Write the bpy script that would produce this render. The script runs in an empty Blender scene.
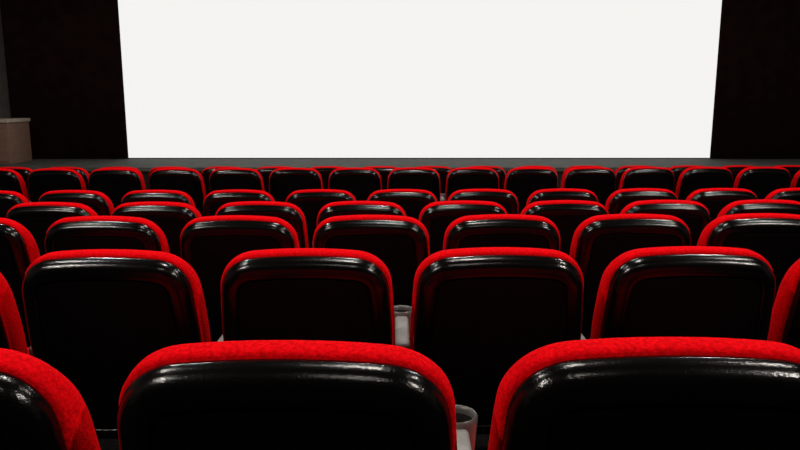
import bpy, bmesh, math, random
from mathutils import Vector, Matrix
random.seed(4)
S=bpy.context.scene
S.view_settings.view_transform='Standard'
COL=S.collection

# ---------------- materials ----------------
def newmat(name,color,rough=0.5,spec=0.5):
    m=bpy.data.materials.new(name); m.use_nodes=True
    b=m.node_tree.nodes['Principled BSDF']
    b.inputs['Base Color'].default_value=(*color,1); b.inputs['Roughness'].default_value=rough
    b.inputs['Specular IOR Level'].default_value=spec
    return m,b,m.node_tree
def noise_color(nt,b,c1,c2,scale,detail=4,lo=.35,hi=.65):
    tc=nt.nodes.new('ShaderNodeTexCoord'); n=nt.nodes.new('ShaderNodeTexNoise')
    n.inputs['Scale'].default_value=scale; n.inputs['Detail'].default_value=detail
    r=nt.nodes.new('ShaderNodeValToRGB')
    r.color_ramp.elements[0].color=(*c1,1); r.color_ramp.elements[1].color=(*c2,1)
    r.color_ramp.elements[0].position=lo; r.color_ramp.elements[1].position=hi
    nt.links.new(tc.outputs['Object'],n.inputs['Vector']); nt.links.new(n.outputs['Fac'],r.inputs['Fac'])
    nt.links.new(r.outputs['Color'],b.inputs['Base Color'])
def bump(nt,b,scale,strength,dist=.002,detail=3):
    tc=nt.nodes.new('ShaderNodeTexCoord'); n=nt.nodes.new('ShaderNodeTexNoise')
    n.inputs['Scale'].default_value=scale; n.inputs['Detail'].default_value=detail
    bp=nt.nodes.new('ShaderNodeBump'); bp.inputs['Strength'].default_value=strength; bp.inputs['Distance'].default_value=dist
    nt.links.new(tc.outputs['Object'],n.inputs['Vector']); nt.links.new(n.outputs['Fac'],bp.inputs['Height'])
    nt.links.new(bp.outputs['Normal'],b.inputs['Normal'])
RED,b,nt=newmat('red_velvet',(.7,.004,.006),.9,.02)
noise_color(nt,b,(.40,.0004,.002),(.76,.0016,.005),150,5,.3,.7); bump(nt,b,240,.5,.003)
LEA,b,nt=newmat('black_leather',(.0015,.0013,.0013),.17,.30); bump(nt,b,240,.45,.001)
PAN,b,nt=newmat('black_panel',(.0015,.0013,.0013),.5,.06); bump(nt,b,300,.5,.001)
GRY,b,nt=newmat('grey_plastic',(.22,.22,.215),.45,.4); bump(nt,b,300,.3,.0005); noise_color(nt,b,(.15,.15,.145),(.20,.20,.195),30)
CUP,b,nt=newmat('dark_grey_plastic',(.08,.08,.08),.35,.5); bump(nt,b,300,.3,.0005); noise_color(nt,b,(.06,.06,.058),(.085,.085,.082),30)
MET,b,nt=newmat('dark_metal',(.02,.02,.02),.5,.2); noise_color(nt,b,(.003,.003,.003),(.006,.006,.006),20)
HOL,b,nt=newmat('cup_inside',(.01,.01,.01),.6,.3); noise_color(nt,b,(.006,.006,.006),(.01,.01,.01),20)
CAR,b,nt=newmat('carpet',(.03,.03,.03),.95,.05); noise_color(nt,b,(.003,.003,.003),(.007,.0065,.0065),60); bump(nt,b,300,.5)
STG,b,nt=newmat('stage_deck',(.12,.125,.11),.8,.2); noise_color(nt,b,(.065,.068,.06),(.10,.105,.095),6)
STF,b,nt=newmat('stage_front',(.02,.02,.02),.8,.2); noise_color(nt,b,(.008,.008,.008),(.016,.015,.015),12)
WAL,b,nt=newmat('side_wall',(.05,.045,.042),.9,.1); noise_color(nt,b,(.09,.082,.078),(.12,.11,.105),8); bump(nt,b,60,.4)
BLK,b,nt=newmat('black_wall',(.006,.005,.005),.95,.05); noise_color(nt,b,(.004,.003,.003),(.008,.006,.005),8)
CUR,b,nt=newmat('curtain_cloth',(.02,.008,.006),.95,.02); noise_color(nt,b,(.014,.0065,.0055),(.020,.009,.0075),5); bump(nt,b,150,.3)
WOOD,b,nt=newmat('warm_wood',(.3,.14,.07),.55,.3)
tc=nt.nodes.new('ShaderNodeTexCoord'); mp=nt.nodes.new('ShaderNodeMapping'); mp.inputs['Scale'].default_value=(1,1,9)
w=nt.nodes.new('ShaderNodeTexNoise'); w.inputs['Scale'].default_value=4; w.inputs['Detail'].default_value=6
r=nt.nodes.new('ShaderNodeValToRGB'); r.color_ramp.elements[0].color=(.17,.095,.065,1); r.color_ramp.elements[1].color=(.27,.16,.115,1)
nt.links.new(tc.outputs['Object'],mp.inputs['Vector']); nt.links.new(mp.outputs[0],w.inputs['Vector'])
nt.links.new(w.outputs['Fac'],r.inputs['Fac']); nt.links.new(r.outputs[0],b.inputs['Base Color'])
TOPM,b,nt=newmat('painted_lit_top',(.45,.38,.3),.5,.3); noise_color(nt,b,(.4,.34,.27),(.5,.43,.35),8)  # cabinet top paler than its wood: light from above painted into the colour
SCR=bpy.data.materials.new('screen_light'); SCR.use_nodes=True; nt=SCR.node_tree
nt.nodes.clear(); o=nt.nodes.new('ShaderNodeOutputMaterial'); e=nt.nodes.new('ShaderNodeEmission')
e.inputs['Color'].default_value=(.912,.900,.880,1); e.inputs['Strength'].default_value=1.0
nt.links.new(e.outputs[0],o.inputs[0])
LMP=bpy.data.materials.new('lamp_glass'); LMP.use_nodes=True; nt=LMP.node_tree
nt.nodes.clear(); o=nt.nodes.new('ShaderNodeOutputMaterial'); e=nt.nodes.new('ShaderNodeEmission')
e.inputs['Color'].default_value=(1,.95,.88,1); e.inputs['Strength'].default_value=8
nt.links.new(e.outputs[0],o.inputs[0])

# ---------------- mesh helpers ----------------
def mk(name,bm,mat,smooth=False,angle=40):
    me=bpy.data.meshes.new(name); bmesh.ops.recalc_face_normals(bm,faces=bm.faces[:])
    if smooth:
        for f in bm.faces: f.smooth=True
        for ed in bm.edges:
            if len(ed.link_faces)==2 and ed.calc_face_angle(0)>math.radians(angle): ed.smooth=False
    bm.to_mesh(me); bm.free(); me.materials.append(mat)
    ob=bpy.data.objects.new(name,me); COL.objects.link(ob); return ob
def addbox(bm,x0,x1,y0,y1,z0,z1,bev=0):
    vs=[bm.verts.new((x,y,z)) for x in(x0,x1) for y in(y0,y1) for z in(z0,z1)]
    fs=[(0,1,3,2),(4,6,7,5),(0,4,5,1),(2,3,7,6),(0,2,6,4),(1,5,7,3)]
    F=[bm.faces.new([vs[i] for i in f]) for f in fs]
    if bev>0:
        es=list({e for f in F for e in f.edges})
        bmesh.ops.bevel(bm,geom=es,offset=bev,segments=4,profile=.5,affect='EDGES')
def box(name,x0,x1,y0,y1,z0,z1,mat,bev=0):
    bm=bmesh.new(); addbox(bm,x0,x1,y0,y1,z0,z1,bev); return mk(name,bm,mat,bev>0)
def addcyl(bm,cx,cy,z0,z1,r0,r1,n=32,cap=True):
    a=[bm.verts.new((cx+r0*math.cos(2*math.pi*i/n),cy+r0*math.sin(2*math.pi*i/n),z0)) for i in range(n)]
    c=[bm.verts.new((cx+r1*math.cos(2*math.pi*i/n),cy+r1*math.sin(2*math.pi*i/n),z1)) for i in range(n)]
    for i in range(n): bm.faces.new((a[i],a[(i+1)%n],c[(i+1)%n],c[i]))
    if cap: bm.faces.new(a[::-1]); bm.faces.new(c)
def lathe(bm,prof,cx,cy,n=40):
    rings=[[bm.verts.new((cx+r*math.cos(2*math.pi*i/n),cy+r*math.sin(2*math.pi*i/n),z)) for i in range(n)] for r,z in prof]
    for a,c in zip(rings,rings[1:]):
        for i in range(n): bm.faces.new((a[i],a[(i+1)%n],c[(i+1)%n],c[i]))
    bm.faces.new(rings[0][::-1]); bm.faces.new(rings[-1])

def outline(ctrl,N=120):
    pts=[]; n=len(ctrl)
    for i,(x,z,cut) in enumerate(ctrl):
        p=Vector((x,z)); a=Vector(ctrl[i-1][:2]); c=Vector(ctrl[(i+1)%n][:2])
        s=p+(a-p).normalized()*cut; e=p+(c-p).normalized()*cut
        k=.62
        c1=s+(p-s)*k; c2=e+(p-e)*k
        for j in range(17):
            t=j/16; pts.append((1-t)**3*s+3*(1-t)**2*t*c1+3*(1-t)*t*t*c2+t**3*e)
    L=[0]
    for i in range(len(pts)): L.append(L[-1]+(pts[(i+1)%len(pts)]-pts[i]).length)
    out=[]; j=0
    for k in range(N):
        d=L[-1]*k/N
        while L[j+1]<d: j+=1
        seg=L[j+1]-L[j]; t=(d-L[j])/seg if seg>1e-9 else 0
        out.append(pts[j].lerp(pts[(j+1)%len(pts)],t))
    return out
def inset(pts,d):
    n=len(pts); cen=sum(pts,Vector((0,0)))/n; out=[]
    for i,p in enumerate(pts):
        t=(pts[(i+1)%n]-pts[i-1]).normalized(); nn=Vector((-t.y,t.x))
        if nn.dot(cen-p)<0: nn=-nn
        out.append(p+nn*d)
    return out
def loft(bm,pts,prof,capA=True,capB=True,xf=None):
    rings=[]
    for d,y in prof:
        q=inset(pts,d); rings.append([bm.verts.new((p.x,y,p.y)) for p in q])
    n=len(pts)
    for a,c in zip(rings,rings[1:]):
        for i in range(n): bm.faces.new((a[i],a[(i+1)%n],c[(i+1)%n],c[i]))
    def cap(ring,y,bulge):
        prev=ring; c0=sum((v.co for v in ring),Vector())/n
        for s,bq in((.8,.4),(.5,.8),(.2,1.0)):
            cur=[bm.verts.new(c0+(v.co-c0)*s+Vector((0,bulge*bq,0))) for v in ring]
            for i in range(n): bm.faces.new((prev[i],prev[(i+1)%n],cur[(i+1)%n],cur[i]))
            prev=cur
        bm.faces.new(prev)
    if capA is not None and capA is not False: cap(rings[0],0,float(capA) if capA is not True else 0)
    if capB is not None and capB is not False: cap(rings[-1],0,float(capB) if capB is not True else 0)

TILT=math.radians(12)
def tilt(ob,z0=.34):
    ob.data.transform(Matrix.Translation((0,0,z0))@Matrix.Rotation(TILT,4,'X'))
BASE=[(-.224,0,.08),(-.273,.28,.14),(-.250,.634,.10),(0,.657,.14),(.250,.634,.10),(.273,.28,.14),(.224,0,.08)]
OUT=outline(BASE,140)

# ---------------- one chair ----------------
def build_chair():
    root=bpy.data.objects.new('cinema_seat',None); root.empty_display_size=.1; COL.objects.link(root)
    P=[]
    bm=bmesh.new()
    loft(bm,OUT,[(.014,.0),(.005,.002),(.0005,.008),(0,.018),(0,.028),(.002,.040),(.010,.052),(.026,.062)],True,.02)
    for v in bm.verts:
        if v.co.y>.004:
            t=min(1,max(0,(.63-v.co.z)/.16)); t=t*t*(3-2*t)
            v.co.y*=1+.65*t
    c=mk('backrest_cushion',bm,RED,True,70); tilt(c); P.append(c); c['label']='red velvet backrest cushion'
    bm=bmesh.new()
    loft(bm,OUT,[(.012,.003),(.0085,-.001),(.0075,-.008),(.009,-.018),(.0135,-.028),(.021,-.037),(.031,-.043),(.043,-.0465),(.056,-.048),(.0595,-.0475),(.0615,-.046),(.063,-.042)],True,False)
    s=mk('back_shell',bm,LEA,True,70); tilt(s); P.append(s); s['label']='glossy black leatherette back shell'
    bm=bmesh.new()
    loft(bm,OUT,[(.0627,-.040),(.0635,-.0435),(.066,-.0450),(.071,-.0455)],True,-.006)
    s=mk('back_panel',bm,PAN,True,70); tilt(s); P.append(s); s['label']='matte black recessed rear panel'
    bm=bmesh.new(); addbox(bm,-.235,.235,.12,.54,.36,.46,.03)
    s=mk('seat_cushion',bm,RED,True); P.append(s)
    bm=bmesh.new(); addbox(bm,-.225,.225,.13,.52,.335,.362,.008)
    s=mk('seat_base',bm,PAN,True); P.append(s)
    bm=bmesh.new(); addbox(bm,-.266,.266,.05,.12,.33,.38,.006); P.append(mk('support_rail',bm,MET,True))
    bm=bmesh.new(); addbox(bm,.265,.315,.02,.42,0,.03,.006); addbox(bm,.272,.308,.05,.30,.02,.62,.01); P.append(mk('leg',bm,MET,True))
    bm=bmesh.new(); addbox(bm,.266,.314,.0,.30,.615,.650,.012); P.append(mk('armrest',bm,GRY,True)); P[-1]['label']='light grey plastic armrest'
    bm=bmesh.new()
    lathe(bm,[(.034,.56),(.040,.57),(.047,.652),(.047,.660),(.044,.664),(.040,.662),(.038,.655),(.033,.585),(.02,.58)],.29,.335)
    P.append(mk('cup_holder',bm,CUP,True,60)); P[-1]['label']='round grey cup holder with dark well'
    bm=bmesh.new(); 
    lathe(bm,[(.033,.5855),(.0335,.590),(.0372,.648),(.0362,.648),(.0322,.592),(.01,.589)],.29,.335)
    P.append(mk('cup_liner',bm,HOL,True,60))
    for p in P: p.parent=root
    return root,P
proto,parts=build_chair()

P_=.58; CAMZ=1.625; H=.992
rows=[(.925,.343,-.294),(1.965,.423,-.486),(2.948,.483,-.219),(3.85,.550,-.374),(4.886,.613,.025),(6.76,.636,.237),(7.74,.713,.62)]
first=True; steps=[]
for ri,(Y,h,ph) in enumerate(rows):
    fz=CAMZ-h-H; oy=Y+.175; steps.append((oy,fz))
    half=Y*0.60+.5
    k0=math.ceil((-half)/P_-ph); k1=math.floor(half/P_-ph)
    for k in range(k0,k1+1):
        x=(k+ph)*P_
        if first: root,ps=proto,parts; first=False
        else:
            root=proto.copy(); COL.objects.link(root)
            for p in parts:
                q=p.copy(); COL.objects.link(q); q.parent=root
        root.location=(x,oy+.025*x,fz)
        root.rotation_euler=(0,0,math.radians(random.uniform(-.6,.6)))
        root['category']='cinema seat'; root['group']='rows of cinema seats'
        root['label']='black leatherette cinema seat with red velvet cushion edge, in a row'

# ---------------- floor ----------------
XL,XR,YB,YF=-7.15,8.1,-2.2,13.6
prof=[]
z0=steps[0][1]+.06; prof.append((YB,z0)); 
prev=z0
for oy,fz in steps:
    yb=oy-.22
    prof.append((yb,prev)); prof.append((yb,fz)); prev=fz
prof.append((YF,prev))
bm=bmesh.new()
A=[];B=[]
for (y,z) in prof:
    A.append(bm.verts.new((XL,y+(.025*XL if YB<y<YF else 0),z))); B.append(bm.verts.new((XR,y+(.025*XR if YB<y<YF else 0),z)))
for i in range(len(prof)-1): bm.faces.new((A[i],B[i],B[i+1],A[i+1]))
a0=bm.verts.new((XL,YB,-.3));a1=bm.verts.new((XR,YB,-.3));a2=bm.verts.new((XR,YF,-.3));a3=bm.verts.new((XL,YF,-.3))
bm.faces.new((a0,a1,a2,a3)); bm.faces.new((A[0],B[0],a1,a0)); bm.faces.new((B[-1],A[-1],a3,a2))
bm.faces.new(A+[a3,a0]); bm.faces.new(B[::-1]+[a1,a2])
f=mk('floor',bm,CAR); f['kind']='structure'
CE=5.6
def st(ob): ob['kind']='structure'; return ob
st(box('wall_left',XL-.2,XL,YB-.2,YF+.2,-.3,CE,WAL))
st(box('wall_right',XR,XR+.2,YB-.2,YF+.2,-.3,CE,WAL))
st(box('wall_front',XL,XR,YF,YF+.2,-.3,CE,BLK))
st(box('wall_back',XL,XR,YB-.2,YB,-.3,CE,BLK))
st(box('ceiling',XL-.2,XR+.2,YB-.2,YF+.2,CE,CE+.2,BLK))

# stage
SZ=CAMZ-1.07
sg=bpy.data.objects.new('stage',None); COL.objects.link(sg); sg.location=(0,11.3,prev)
sg['label']='low grey stage platform beneath the projection screen'; sg['category']='stage'
zz=prev
d=box('stage_deck',XL+.01,XR-.01,0,YF-11.3-.01,SZ-.06-zz,SZ-zz,STG); d.parent=sg
d=box('stage_front',XL+.01,XR-.01,.04,.10,0,SZ-.06-zz,STF); d.parent=sg

# screen
sc=bpy.data.objects.new('projection_screen',None); COL.objects.link(sc); sc.location=(.355,13.0,SZ)
sc['label']='large blank white cinema projection screen above the stage'; sc['category']='screen'
p=box('screen_surface',-5.39,5.39,0,.03,.02,4.5,SCR); p.parent=sc
fb=bmesh.new()
addbox(fb,-5.38,5.38,.031,.08,.0,.12); addbox(fb,-5.38,5.38,.031,.08,4.4,4.49); addbox(fb,-5.38,-5.28,.031,.08,.12,4.4); addbox(fb,5.28,5.38,.031,.08,.12,4.4)
p=mk('screen_frame',fb,MET); p.parent=sc

def curtain(x0,x1,lab):
    bm=bmesh.new(); n=int((x1-x0)*40); T=[];Bt=[]
    for i in range(n+1):
        x=x0+(x1-x0)*i/n; y=12.98+.004*math.sin(x*9)+.003*math.sin(x*15+1)
        Bt.append(bm.verts.new((x,y,SZ+.005))); T.append(bm.verts.new((x,y,CE-.02)))
    for i in range(n): bm.faces.new((Bt[i],Bt[i+1],T[i+1],T[i]))
    c=mk('masking_curtain',bm,CUR,True)
    m=c.modifiers.new('t','SOLIDIFY'); m.thickness=.01
    c['label']=lab; c['category']='curtain'; c['group']='masking curtains beside the screen'
curtain(XL+.03,-5.045,'dark brown masking curtain beside the screen and wooden box')
curtain(5.755,XR-.03,'dark brown masking curtain beside the white screen')

# wooden cabinet at the stage end
cb=bpy.data.objects.new('wooden_cabinet',None); COL.objects.link(cb); cb.location=(-6.78,11.9,SZ)
cb['label']='brown wooden cabinet with its lit top painted pale, standing on stage'; cb['category']='cabinet'
p=box('cabinet_body',-.34,.17,0,.7,.0,.70,WOOD,.006); p.parent=cb
p=box('cabinet_top',-.35,.19,-.03,.72,.70,.76,TOPM,.006); p.parent=cb
p=box('cabinet_door',-.32,.15,-.018,0,.04,.68,WOOD,.005); p.parent=cb

def downlight(x,y,power,size=.30):
    r=bpy.data.objects.new('ceiling_downlight',None); COL.objects.link(r); r.location=(x,y,CE)
    r['label']='round recessed ceiling downlight with white glow'; r['category']='ceiling light'; r['group']='ceiling downlights'
    bm=bmesh.new(); lathe(bm,[(.10,-.001),(.16,-.001),(.16,-.03),(.12,-.03),(.12,-.02)],0,0); q=mk('lamp_housing',bm,MET,True); q.parent=r
    bm=bmesh.new(); addcyl(bm,0,0,-.028,-.021,.115,.115); q=mk('lamp_lens',bm,LMP); q.parent=r
    L=bpy.data.lights.new('lamp','AREA'); L.shape='DISK'; L.size=size; L.energy=power; L.color=(1,.93,.85)
    o=bpy.data.objects.new('ceiling_lamp_light',L); COL.objects.link(o); o.parent=r; o.location=(0,0,-.04)
downlight(-4.2,-1.0,250); downlight(4.8,-1.0,290)
downlight(.2,-1.8,25)
for x in(-3.4,.2,3.8):
    for y in(2.6,6.6): downlight(x,y,88)

cam=bpy.data.cameras.new('camera'); cam.sensor_width=36; cam.lens=31.5; cam.clip_start=.02
co=bpy.data.objects.new('camera',cam); COL.objects.link(co)
co.location=(0,0,CAMZ); co.rotation_euler=(math.radians(90-10.1),0,0)
S.camera=co
w=bpy.data.worlds.new('world'); S.world=w; w.use_nodes=True
w.node_tree.nodes['Background'].inputs[0].default_value=(.02,.02,.02,1); w.node_tree.nodes['Background'].inputs[1].default_value=.3
